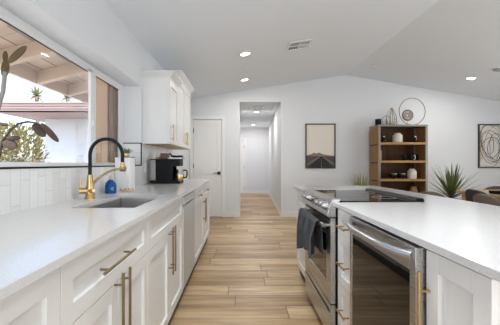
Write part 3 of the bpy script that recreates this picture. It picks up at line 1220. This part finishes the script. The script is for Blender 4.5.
def frame(parent, x0, x1, z0, z1, wd=.022, dp=.032):
    obj('frame', MB().box(x0, x0 + wd, BY - dp, BY, z0, z1).box(x1 - wd, x1, BY - dp, BY, z0, z1)
        .box(x0 + wd, x1 - wd, BY - dp, BY, z0, z0 + wd).box(x0 + wd, x1 - wd, BY - dp, BY, z1 - wd, z1), plain('picture_frame', (.035, .025, .02), .4), parent, bevel=.002)


frame(t, fx0, fx1, fz0, fz1)
ix0, ix1, iz0, iz1 = fx0 + .022, fx1 - .022, fz0 + .022, fz1 - .022


def flat(pts, y):
    return [(x, y, z) for x, z in pts]


obj('print_sky', MB().prism(flat([(ix0, iz0), (ix1, iz0), (ix1, iz1), (ix0, iz1)], BY - .012), (0, .010, 0)), plain('print_sky', (.72, .66, .58), .7, var=.05, scale=8, sc=(6, 1, 1)), t)
zh = iz0 + .245
ridge = [(ix0, zh - .02), (ix0, zh + .01), (ix0 + .05, zh + .03), (ix0 + .12, zh + .045), (ix0 + .16, zh + .075), (ix0 + .21, zh + .055),
         (ix0 + .27, zh + .075), (ix0 + .33, zh + .05), (ix0 + .40, zh + .03), (ix0 + .50, zh + .015), (ix1, zh + .005), (ix1, zh - .02)]
obj('print_dunes', MB().prism(flat(ridge, BY - .0128), (0, .0008, 0)), plain('print_dunes', (.22, .17, .13), .7, var=.35, scale=18), t)
obj('print_ground', MB().prism(flat([(ix0, iz0), (ix1, iz0), (ix1, zh - .01), (ix0, zh)], BY - .0134), (0, .0006, 0)), plain('print_ground', (.075, .058, .045), .7, var=.8, scale=14, sc=(1, 1, 4)), t)
xm = (ix0 + ix1) / 2 + .02
m = MB()
for s in (-1, 1):
    m.prism(flat([(xm + s * .015, zh - .012), (xm + s * .05, zh - .012), (xm + s * .31 - .02 * (s > 0), iz0 + .085), (xm + s * .31 - .02 * (s > 0), iz0 + .035)], BY - .0139), (0, .0005, 0))
obj('print_verge', m, plain('print_verge', (.17, .14, .115), .7, var=.3), t)
obj('print_road', MB().prism(flat([(xm - .012, zh - .012), (xm + .012, zh - .012), (ix1 - .03, iz0), (ix0 + .03, iz0)], BY - .0145), (0, .0005, 0)), plain('print_road', (.016, .016, .018), .7, var=.2), t)
m = MB()
for a, b in ((.0, .05), (.075, .11), (.13, .155), (.17, .185), (.195, .205)):
    wa, wb2 = .006 * (1 - a / .24), .006 * (1 - b / .24)
    m.prism(flat([(xm - wa, iz0 + a), (xm + wa, iz0 + a), (xm + wb2, iz0 + b), (xm - wb2, iz0 + b)], BY - .0150), (0, .0004, 0))
obj('print_lines', m, plain('print_lines', (.30, .27, .24), .7), t)

t = thing('framed_picture', 'black framed abstract print of swirling black lines at the right edge', 'picture', (5.43, BY, 1.05))
gx0, gx1, gz0, gz1 = 5.10, 5.76, 1.055, 2.0
frame(t, gx0, gx1, gz0, gz1)
obj('print_paper', MB().box(gx0 + .022, gx1 - .022, BY - .012, BY - .002, gz0 + .022, gz1 - .022), plain('print_paper', (.66, .63, .58), .7, var=.03), t)
obj('print_wash', MB().prism(flat([(gx0 + .03, gz0 + .12), (gx0 + .10, gz0 + .2), (gx0 + .12, gz0 + .55), (gx0 + .07, gz0 + .8), (gx0 + .03, gz0 + .75)], BY - .0126), (0, .0006, 0)), plain('print_wash', (.58, .45, .34), .7, var=.1), t)
m = MB()
rs = random.Random(5)
pts = []
for k in range(330):
    a = k * .16
    rr = (.20 + .09 * math.sin(k * .071) + .05 * math.sin(k * .19))
    x = (gx0 + gx1) / 2 - .04 + rr * .95 * math.cos(a + .3 * math.sin(k * .05)) + .04 * math.sin(k * .037)
    z = (gz0 + gz1) / 2 + rr * 1.5 * math.sin(a) + .06 * math.cos(k * .043)
    x = min(max(x, gx0 + .035), gx1 - .035)
    z = min(max(z, gz0 + .035), gz1 - .035)
    pts.append((x, BY - .0135, z))
m.tube(pts, [.0022 + .0030 * abs(math.sin(k * .09)) for k in range(330)], 5)
obj('print_swirl', m, plain('print_ink', (.02, .02, .022), .7), t)

# ------------------------------------------------------------------ bookcase
kx0, kx1, ky0, ky1 = 2.735, 3.72, 6.07, 6.50
t = thing('bookcase', 'tall open wooden bookcase with pewter posts against the back wall', 'bookcase', ((kx0 + kx1) / 2, (ky0 + ky1) / 2, 0))
pw = .045
for x in (kx0, kx1 - pw):
    for y in (ky0, ky1 - pw):
        obj('post', MB().box(x, x + pw, y, y + pw, 0, 1.905), 'pewter', t, bevel=.003)
for x in (kx0 + .008, kx1 - .026):
    obj('side_panel', MB().box(x, x + .018, ky0 + pw, ky1 - pw, .09, 1.90), 'side_wood', t)
    xo = x - .006 if x < 3 else x + .012
    for z in (.11, .475, .84, 1.205, 1.57):
        obj('side_rail', MB().box(xo, xo + .012, ky0 + pw, ky1 - pw, z - .05, z - .030), 'dark_gap', t)
obj('back_panel', MB().box(kx0 + pw, kx1 - pw, ky1 - .02, ky1 - .008, .09, 1.90), 'back_wood', t)
obj('top', MB().box(kx0 - .002, kx1 + .002, ky0 - .002, ky1 + .002, 1.890, 1.928), 'pewter', t, bevel=.003)
SH = [1.575, 1.212, .843, .478, .11]
for z in SH:
    obj('shelf', MB().box(kx0 + pw, kx1 - pw, ky0 + .004, ky1 - .02, z - .045, z), 'shelf_wood', t, bevel=.002)
TOPZ = 1.928

# on top of the bookcase
t = thing('candle_holder', 'black cylindrical candle holder on the left of the bookcase top', 'candle holder', (2.835, 6.3, TOPZ))
obj('cup', MB().lathe((2.835, 6.3, TOPZ), [(.056, 0), (.060, .005), (.060, .135), (.058, .14), (.052, .14), (.052, .10)], 28, cap_top=True), 'black', t, smooth=True)
obj('candle', MB().lathe((2.835, 6.3, TOPZ + .10), [(.050, 0), (.050, .02)], 24, cap_top=True), 'cream', t)


def loop(c, rx, rz, tilt, lean=0.0, n=40, drop=False):
    pts = []
    for k in range(n):
        a = 2 * PI * k / n
        x = rx * math.cos(a) * ((1 - .55 * max(0, math.sin(a))) if drop else 1)
        z = rz * math.sin(a)
        pts.append(Vector((x * math.cos(tilt) + z * lean, x * math.sin(tilt), z)) + Vector(c))
    return pts


t = thing('wire_sculpture', 'gold wire drop-shaped sculpture on the bookcase top beside the ring', 'sculpture', (3.07, 6.28, TOPZ))
for cc, rx, rz, ti, dp in (((3.10, 6.28, TOPZ + .187), .135, .183, .35, True), ((3.10, 6.28, TOPZ + .187), .10, .183, 1.3, True), ((3.11, 6.29, TOPZ + .175), .05, .170, -.4, True),
                           ((2.99, 6.27, TOPZ + .105), .10, .10, .2, False), ((2.99, 6.27, TOPZ + .085), .085, .08, 1.2, False), ((3.19, 6.3, TOPZ + .075), .06, .07, .6, False)):
    obj('wire_loop', MB().tube(loop(cc, rx, rz, ti, drop=dp), .0055, 8, close=True), 'bronze', t, smooth=True)
obj('foot', MB().cyl((3.08, 6.28, TOPZ), (0, 0, 1), .05, .008, 24), 'gold', t)
rc = (3.525, 6.28, TOPZ + .295)
t = thing('ring_sculpture', 'large gold ring sculpture holding a coiled disc on the bookcase top', 'sculpture', (3.47, 6.28, TOPZ))
obj('ring', MB().tube(loop(rc, .276, .276, .05, n=64), .0075, 10, close=True), 'bronze', t, smooth=True)
dc = Vector((3.425, 6.27, TOPZ + .215))
m = MB()
sp = []
for k in range(90):
    a = k * .24
    r = .108 - .095 * k / 90
    sp.append(dc + Vector((r * math.cos(a), 0, r * math.sin(a))))
m.tube(sp, [.0085] * 90, 8)
m.tube(loop(dc, .108, .108, 0, n=40), .010, 8, close=True)
obj('coiled_disc', m, plain('dark_bronze', (.15, .075, .03), .4, .5), t, smooth=True)
obj('stem', MB().tube([(3.425, 6.28, TOPZ), (3.425, 6.28, TOPZ + .11)], .005, 8), 'gold', t, smooth=True)
obj('base', MB().box(3.41, 3.56, 6.24, 6.32, TOPZ, TOPZ + .018), 'gold', t, bevel=.003)


def jar(x, y, z, r, h, label, neck=True):
    t = thing('jar', label, 'jar', (x, y, z))
    obj('jar_body', MB().lathe((x, y, z), [(r * .9, 0), (r, h * .06), (r, h * .74), (r * .86, h * .82), (r * .60, h * .86)], 28, cap_top=True), 'cream', t, smooth=True)
    obj('lid', MB().lathe((x, y, z + h * .86), [(r * .62, 0), (r * .66, h * .03), (r * .66, h * .10), (r * .5, h * .14)], 24, cap_top=True), 'cream', t, smooth=True)


jar(at(397.5, 0, 6.2).x, 6.2, SH[0], .092, .195, 'cream lidded jar on the top shelf of the bookcase')
jar(at(412, 0, 6.2).x, 6.2, SH[2], .085, .205, 'cream lidded jar on the third shelf beside the dark bowls')


def figurine(x, y, z, label):
    t = thing('bud_vase', label, 'vase', (x, y, z), 'small dark bud vases')
    obj('vase_body', MB().lathe((x, y, z), [(.028, 0), (.042, .02), (.044, .05), (.028, .08), (.014, .095), (.017, .11)], 24, cap_top=True), 'black_gloss', t, smooth=True)
    obj('white_tip', MB().ball((x, y, z + .122), .017), 'white', t, smooth=True)  # white ball at the tip of the vase
    return t


figurine(at(384, 0, 6.2).x + .0, 6.2, SH[0], 'small dark bud vase left of the cream jar on the top shelf')
figurine(at(415.5, 0, 6.2).x, 6.2, SH[0], 'small dark bud vase right of the cream jar on the top shelf')
t = thing('wooden_frame', 'small brown wooden photo frame at the left of the second shelf', 'photo frame', (2.84, 6.3, SH[1]))
obj('frame', MB().box(2.79, 2.90, 6.28, 6.30, SH[1], SH[1] + .22), 'side_wood', t, bevel=.003)
obj('print', MB().box(2.805, 2.885, 6.277, 6.280, SH[1] + .02, SH[1] + .20), 'light_wood', t)


def mug(x, y, z, ang, label, light):
    t = thing('mug', label, 'mug', (x, y, z), 'black mugs on the second shelf')
    obj('cup', MB().lathe((x, y, z), [(.044, 0), (.048, .006), (.048, .115), (.044, .115), (.043, .02)], 26, cap_top=True), 'black', t, smooth=True)
    d = Vector((math.cos(ang), math.sin(ang), 0))
    c = Vector((x, y, z + .06)) + d * .05
    pts = [c + d * (.030 * math.sin(a)) + Vector((0, 0, .040 * math.cos(a))) for a in [PI * k / 10 for k in range(11)]]
    h = obj('handle', MB().tube(pts, .007, 8), 'white' if light else 'black', t, smooth=True)  # white colour stands in for the highlight on a black handle
    if light:
        h['label'] = 'handle painted white as a highlight'


mug(at(404.5, 0, 6.22).x, 6.22, SH[1], -2.2, 'black mug at the left of the pair on the second shelf', False)
mug(at(411.3, 0, 6.18).x, 6.18, SH[1], -1.0, 'black mug with its handle highlight painted white, on the second shelf', True)
t = thing('tea_tin', 'black square tin right of the mugs on the second shelf', 'tin', (at(415.8, 0, 6.3).x, 6.3, SH[1]))
tx = at(415.8, 0, 6.3).x
obj('tin_body', MB().box(tx - .035, tx + .035, 6.27, 6.34, SH[1], SH[1] + .105), 'black', t, bevel=.003)
obj('lid', MB().box(tx - .036, tx + .036, 6.269, 6.341, SH[1] + .105, SH[1] + .125), 'black', t, bevel=.003)


def bowl(x, y, z, label):
    t = thing('bowl', label, 'bowl', (x, y, z), 'dark bowls on the third shelf')
    obj('bowl_body', MB().lathe((x, y, z), [(.035, 0), (.038, .008), (.072, .035), (.082, .075), (.078, .105), (.072, .105), (.07, .075), (.03, .02)], 28, cap_top=True), 'black_gloss', t, smooth=True)
    obj('rim', MB().tube([(x + .075 * math.cos(2 * PI * k / 28), y + .075 * math.sin(2 * PI * k / 28), z + .106) for k in range(28)], .004, 8, close=True), 'chrome', t, smooth=True)


bowl(at(393.5, 0, 6.22).x, 6.22, SH[2], 'dark glossy bowl at the left of the third shelf')
bowl(at(402, 0, 6.22).x, 6.22, SH[2], 'dark glossy bowl beside the cream jar on the third shelf')
t = thing('clay_pot', 'brown clay pot on the fourth shelf of the bookcase', 'pot', (at(413.5, 0, 6.2).x, 6.2, SH[3]))
tx = at(413.5, 0, 6.2).x
obj('pot_body', MB().lathe((tx, 6.2, SH[3]), [(.05, 0), (.075, .04), (.08, .10), (.055, .17), (.048, .20)], 26, cap_top=True), plain('clay', (.30, .17, .10), .7, var=.15), t, smooth=True)
obj('rim', MB().tube([(tx + .05 * math.cos(2 * PI * k / 24), 6.2 + .05 * math.sin(2 * PI * k / 24), SH[3] + .20) for k in range(24)], .007, 8, close=True), 'side_wood', t, smooth=True)

# ------------------------------------------------------------------ floor plants
yx, yy_ = 3.53, 5.12
t = thing('potted_yucca', 'spiky dark green yucca in a charcoal planter beside the dining table', 'potted plant', (yx, yy_, 0))
obj('planter', MB().lathe((yx, yy_, 0), [(.13, 0), (.14, .01), (.175, .52), (.18, .545), (.165, .545), (.16, .50)], 32, cap_top=True), 'pot', t, smooth=True)
obj('soil', MB().cyl((yx, yy_, .50), (0, 0, 1), .16, .012, 28), 'soil', t)
m = MB()
rs = random.Random(3)
for k in range(46):
    a = k * 2.39996
    f = k / 46
    e = 1.45 - 1.15 * f + .12 * rs.uniform(-1, 1)
    L = .50 + .10 * rs.uniform(-1, 1)
    dv = Vector((math.cos(a) * math.cos(e), math.sin(a) * math.cos(e), math.sin(e)))
    b0 = Vector((yx, yy_, .55 + .08 * (1 - f))) + dv * .02
    m.blade(b0, b0 + dv * L, .040, (0, 0, -.05 * f), 6, .006)
obj('foliage', m, 'leaf', t)
obj('stem', MB().cyl((yx, yy_, .50), (0, 0, 1), .045, .16, 14, .035), 'trunk', t, smooth=True)

gx, gy = 2.33, 5.9
t = thing('potted_grass', 'yellow-green ornamental grass in a grey planter left of the bookcase', 'potted plant', (gx, gy, 0))
obj('planter', MB().lathe((gx, gy, 0), [(.12, 0), (.13, .01), (.15, .46), (.15, .48), (.14, .48), (.135, .44)], 28, cap_top=True), 'pot_grey', t, smooth=True)
obj('soil', MB().cyl((gx, gy, .44), (0, 0, 1), .135, .012, 28), 'soil', t)
m = MB()
for k in range(85):
    a = rs.uniform(0, 2 * PI)
    r = .11 * math.sqrt(rs.random())
    b0 = Vector((gx + r * math.cos(a), gy + r * math.sin(a), .445))
    L = rs.uniform(.36, .64)
    sp_ = rs.uniform(.02, .20)
    a2 = a + rs.uniform(-.7, .7)
    m.blade(b0, b0 + Vector((sp_ * .5 * math.cos(a2), sp_ * .5 * math.sin(a2), L)), .012, (sp_ * .6 * math.cos(a2), sp_ * .6 * math.sin(a2), -.04), 5, .002)
obj('foliage', m, 'grass', t)

# ------------------------------------------------------------------ dining set
tx0, tx1, ty0_, ty1_ = 3.28, 4.22, 2.95, 4.68
t = thing('dining_table', 'pale oak dining table in the corner behind the island', 'table', ((tx0 + tx1) / 2, (ty0_ + ty1_) / 2, 0))
obj('tabletop', MB().rbox(tx0, tx1, ty0_, ty1_, .715, .75, .03), 'table_wood', t, bevel=.004)
obj('apron', MB().box(tx0 + .10, tx1 - .10, ty0_ + .10, ty0_ + .12, .63, .715).box(tx0 + .10, tx1 - .10, ty1_ - .12, ty1_ - .10, .63, .715)
    .box(tx0 + .10, tx0 + .12, ty0_ + .12, ty1_ - .12, .63, .715).box(tx1 - .12, tx1 - .10, ty0_ + .12, ty1_ - .12, .63, .715), 'table_wood', t)
for x in (tx0 + .06, tx1 - .13):
    for y in (ty0_ + .06, ty1_ - .13):
        obj('leg', MB().prism([(x, y, .715), (x + .07, y, .715), (x + .07, y + .07, .715), (x, y + .07, .715)], (0, 0, -.715)), 'table_wood', t, bevel=.004)
t = thing('serving_tray', 'black tray lying on the dining table at the right edge', 'tray', (3.46, 3.98, .75))
obj('tray_base', MB().rbox(3.33, 3.62, 3.86, 4.10, .75, .758, .02), 'black', t)
obj('rim', MB().box(3.33, 3.62, 3.86, 3.872, .758, .79).box(3.33, 3.62, 4.088, 4.10, .758, .79).box(3.33, 3.342, 3.872, 4.088, .758, .79).box(3.608, 3.62, 3.872, 4.088, .758, .79), 'black', t)


def make_chair(label, fab, loc, rz):
    """tub-backed upholstered chair, built facing +Y, then turned"""
    t = thing('dining_chair', label, 'chair', (0, 0, 0), 'upholstered dining chairs')
    obj('seat', MB().rbox(-.235, .235, -.22, .23, .40, .485, .09, 6), fab, t, bevel=.02, smooth=True, seg=3)
    m = MB()
    rows, cols = 8, 18
    g = []
    for j in range(rows + 1):
        f = j / rows
        row = []
        for i in range(cols + 1):
            a = -PI * .5 + (i / cols - .5) * PI * 1.05
            e = abs(i / cols - .5) * 2
            top = .83 - .40 * e ** 2.2
            z = .42 + (max(top, .5) - .42) * f
            rr = .245 + .03 * f
            row.append(m.b.verts.new((rr * math.cos(a), -.02 + rr * .98 * math.sin(a) - .03 * f, z)))
        g.append(row)
    for j in range(rows):
        for i in range(cols):
            m.b.faces.new((g[j][i], g[j][i + 1], g[j + 1][i + 1], g[j + 1][i]))
    b = obj('backrest', m, fab, t, smooth=True)
    so = b.modifiers.new('thickness', 'SOLIDIFY')
    so.thickness = .04
    so.offset = 0
    bv = b.modifiers.new('bevel', 'BEVEL')
    bv.width = .014
    bv.segments = 3
    bv.limit_method = 'ANGLE'
    for sx in (-1, 1):
        for sy in (-1, 1):
            obj('leg', MB().tube([(sx * .17, sy * .16, .41), (sx * .225, sy * .215, 0)], [.018, .011], 12), 'black', t, smooth=True)
    t.location = loc
    t.rotation_euler = (0, 0, rz)
    return t


def chair_at(src, label, loc, rz, fab=None):
    c = copy_tree(src)
    c['label'] = label
    c.location = loc
    c.rotation_euler = (0, 0, rz)
    if fab:
        for ch in c.children:
            if ch.name.startswith(('seat', 'backrest')):
                ch.data = ch.data.copy()
                ch.data.materials[0] = M[fab]
    return c


ch = make_chair('taupe dining chair nearest the island, drawn back from the table', 'brown_fabric', (2.86, 3.22, 0), -PI / 2)
chair_at(ch, 'charcoal dining chair in the middle of the table side, behind the taupe one', (3.20, 3.80, 0), -PI / 2, 'dark_fabric')
c4 = chair_at(ch, 'low-backed taupe dining chair at the far end of the table', (4.02, 5.02, 0), 1.9)
c4.scale = (1, 1, .93)
c5 = chair_at(ch, 'brown dining chair closest to the bookcase, standing away from the table', (2.53, 4.12, 0), -.5)
c5.scale = (.92, .92, .96)

# ------------------------------------------------------------------ outdoors
g = obj('ground', MB().box(-40, XO, -12, 45, -.12, -.06), 'concrete')
g['kind'] = 'structure'
# porch roof
PX0, PX1 = -3.06, XO
PZ0 = 2.536


def pz(x):
    return PZ0 + .24 * (x - PX0)


t = thing('porch_roof', 'tan timber porch roof with sloping beams outside the window', 'porch roof', (-2.2, 4, 2.4))
obj('roof_deck', MB().prism([(PX0 - .02, -1, pz(PX0 - .02)), (PX1, -1, pz(PX1)), (PX1, -1, pz(PX1) + .04), (PX0 - .02, -1, pz(PX0 - .02) + .04)], (0, 10.2, 0)), 'porch_wood', t)
obj('fascia', MB().box(PX0 - .05, PX0, -1, 9.2, PZ0 - .18, PZ0 + .05), 'porch_beam', t)
for k in range(12):
    y = .57 + .81 * k - .05
    if y > 9.1:
        break
    obj('beam', MB().prism([(PX0, y, pz(PX0) - .18), (PX1, y, pz(PX1) - .18), (PX1, y, pz(PX1) - .001), (PX0, y, pz(PX0) - .001)], (0, .10, 0)), 'porch_beam', t)
pl = Vector((-2.756, 4.02, pz(-2.756)))
t = thing('porch_light', 'glowing round recessed light under the porch roof', 'porch light', pl)
nn = Vector((.24, 0, -1)).normalized()
obj('lens', MB().cyl(pl + nn * .001, nn, .075, .008, 24), 'lens_soft', t)
uu = nn.orthogonal().normalized()
vv = nn.cross(uu)
obj('trim_ring', MB().tube([pl + nn * .004 + (uu * math.cos(2 * PI * k / 28) + vv * math.sin(2 * PI * k / 28)) * .08 for k in range(28)], .008, 8, close=True), 'trim', t, smooth=True)
for y in (-.6, 8.9):
    tag(obj('porch_post', MB().box(PX0 - .03, PX0 + .09, y, y + .12, -.06, PZ0 - .18), 'porch_beam', bevel=.005),
        'square timber porch post at the %s end of the porch' % ('near' if y < 0 else 'far'), 'post', 'porch posts')

# neighbour's house
t = thing('neighbour_house', 'white stuccoed house with mauve eaves beyond the porch', 'house', (-5.2, 14, -.06))
obj('wall', MB().box(-7.84, -2.4, 12.2, 17, -.06, 2.93), 'stucco', t)
obj('soffit', MB().box(-8.5, -2.2, 10.5, 17.5, 2.93, 2.97), 'mauve', t)
m = MB()
for k, (a, b, o) in enumerate(((2.93, 3.03, 0), (3.04, 3.12, .03), (3.13, 3.22, .06))):
    m.box(-8.5 - o, -2.2, 10.5 - o, 10.56, a, b)
    m.box(-8.5 - o, -8.44, 10.56, 17.5, a, b)
obj('fascia', m, 'mauve', t)
obj('roof', MB().prism([(-8.6, 10.4, 3.22), (-2.2, 10.4, 3.22), (-2.2, 14, 3.75), (-2.2, 17.5, 3.22), (-8.6, 17.5, 3.22), (-7.0, 14, 3.75)], (0, 0, .04)), 'roof_tile', t)


def leaf_cloud(m, c, rx, ry, rz, n, size, rs):
    for k in range(n):
        while True:
            v = Vector((rs.uniform(-1, 1), rs.uniform(-1, 1), rs.uniform(-1, 1)))
            if .35 < v.length < 1:
                break
        p = Vector(c) + Vector((v.x * rx, v.y * ry, v.z * rz))
        d = (v + Vector((rs.uniform(-.6, .6), rs.uniform(-.6, .6), rs.uniform(-.3, .8)))).normalized()
        m.blade(p, p + d * size * rs.uniform(.6, 1.3), size * .4, (0, 0, 0), 3, size * .03)


rs = random.Random(11)
sx_, sy_ = -7.15, 9.6
t = thing('shrub', 'yellow-green garden shrub in front of the white house', 'shrub', (sx_, sy_, -.06))
m = MB()
leaf_cloud(m, (sx_, sy_, 1.25), .95, .8, 1.15, 2600, .16, rs)
leaf_cloud(m, (sx_ - .9, sy_ + .3, 1.0), .7, .7, .9, 600, .16, rs)
obj('foliage', m, 'shrub', t)
obj('stem', MB().cyl((sx_, sy_, -.06), (0, 0, 1), .06, .9, 12, .03).cyl((sx_ - .9, sy_ + .3, -.06), (0, 0, 1), .05, .7, 12, .03), 'trunk', t)


def palm(px, py, y, r, label):
    p = at(px, py, y)
    t = thing('palm_tree', label, 'palm tree', (p.x, p.y, -.06), 'distant palm trees')
    obj('trunk', MB().tube([(p.x, y, -.06), (p.x + .15, y, p.z * .5), (p.x, y, p.z)], [.22, .16, .14], 12), 'trunk', t, smooth=True)
    m = MB()
    for k in range(34):
        a = k * 2.4
        e = 1.3 - 1.7 * (k / 34)
        dv = Vector((math.cos(a) * math.cos(e), math.sin(a) * math.cos(e), math.sin(e)))
        b0 = Vector((p.x, y, p.z))
        m.blade(b0, b0 + dv * r, r * .22, (0, 0, -r * .3 * (k / 34)), 5, .02)
    obj('fronds', m, 'palm', t)


palm(36.5, 96, 26, 1.0, 'palm tree above the neighbour roof, left of the two')
palm(67, 98, 30, 1.0, 'palm tree above the neighbour roof, right of the two')


def pad(m, base, tip, w, th=.016):
    b, tp = Vector(base), Vector(tip)
    d = tp - b
    L = d.length
    view = Vector((-.62, .78, 0))
    side = d.cross(view).normalized()
    nrm = side.cross(d).normalized()
    rot = Matrix((side, nrm, d.normalized())).transposed()
    m.ball((b + tp) / 2, 1.0, (w / 2, th, L / 2), 16, 12, rot)


# prickly pear on the porch
CY = 3.3
base = at(4, 0, CY)
base.x -= .10
t = thing('prickly_pear', 'tall prickly pear cactus with upright pads close outside the window', 'cactus', (base.x, CY, -.06))
obj('pot', MB().lathe((base.x, CY, -.06), [(.14, 0), (.19, .02), (.23, .38), (.24, .42), (.22, .42), (.21, .38)], 28, cap_top=True), 'pot_grey', t, smooth=True)
st = [Vector((base.x - .02, CY, .30)), at(-6, 120, CY), at(0, 101, CY), at(3, 92, CY), at(5, 72, CY)]
obj('trunk', MB().tube(st, [.040, .028, .024, .022, .022], 12), 'cactus_stem', t, smooth=True)
for b, tp, w in (((4, 78), (6.5, 59), .075), ((5, 62.5), (5.5, 51), .05), ((8, 63), (26.5, 46), .072)):
    m = MB()
    pad(m, at(*b, CY), at(*tp, CY), w)
    obj('pad', m, 'cactus', t, smooth=True)

# plant with drooping dried leaves
t = thing('drooping_plant', 'arching plant with dried brown leaves low outside the window', 'plant', (at(2, 0, CY).x + .02, CY + .35, -.06))
CY2 = CY + .35
b2 = at(4, 0, CY2)
obj('pot', MB().lathe((b2.x, CY2, -.06), [(.10, 0), (.13, .02), (.16, .30), (.165, .33), (.15, .33), (.145, .30)], 28, cap_top=True), 'pot', t, smooth=True)
stm = [Vector((b2.x, CY2, .24)), at(-3, 165, CY2), at(3, 140, CY2), at(10, 130.5, CY2), at(19, 123.5, CY2), at(28, 121.8, CY2), at(36, 123.0, CY2), at(42, 126, CY2)]
obj('stem', MB().tube(stm, [.022, .018, .016, .014, .013, .013, .012, .010], 10), 'brown_leaf', t, smooth=True)
for b, tp, w in (((41, 123), (58.5, 142), .075), ((33, 124), (45, 137), .10), ((3, 140), (17, 148), .12), ((5, 138), (21, 138), .055), ((-3, 123), (8, 125.5), .045)):
    m = MB()
    pad(m, at(*b, CY2), at(*tp, CY2), w, .012)
    obj('leaf', m, 'brown_leaf', t, smooth=True)
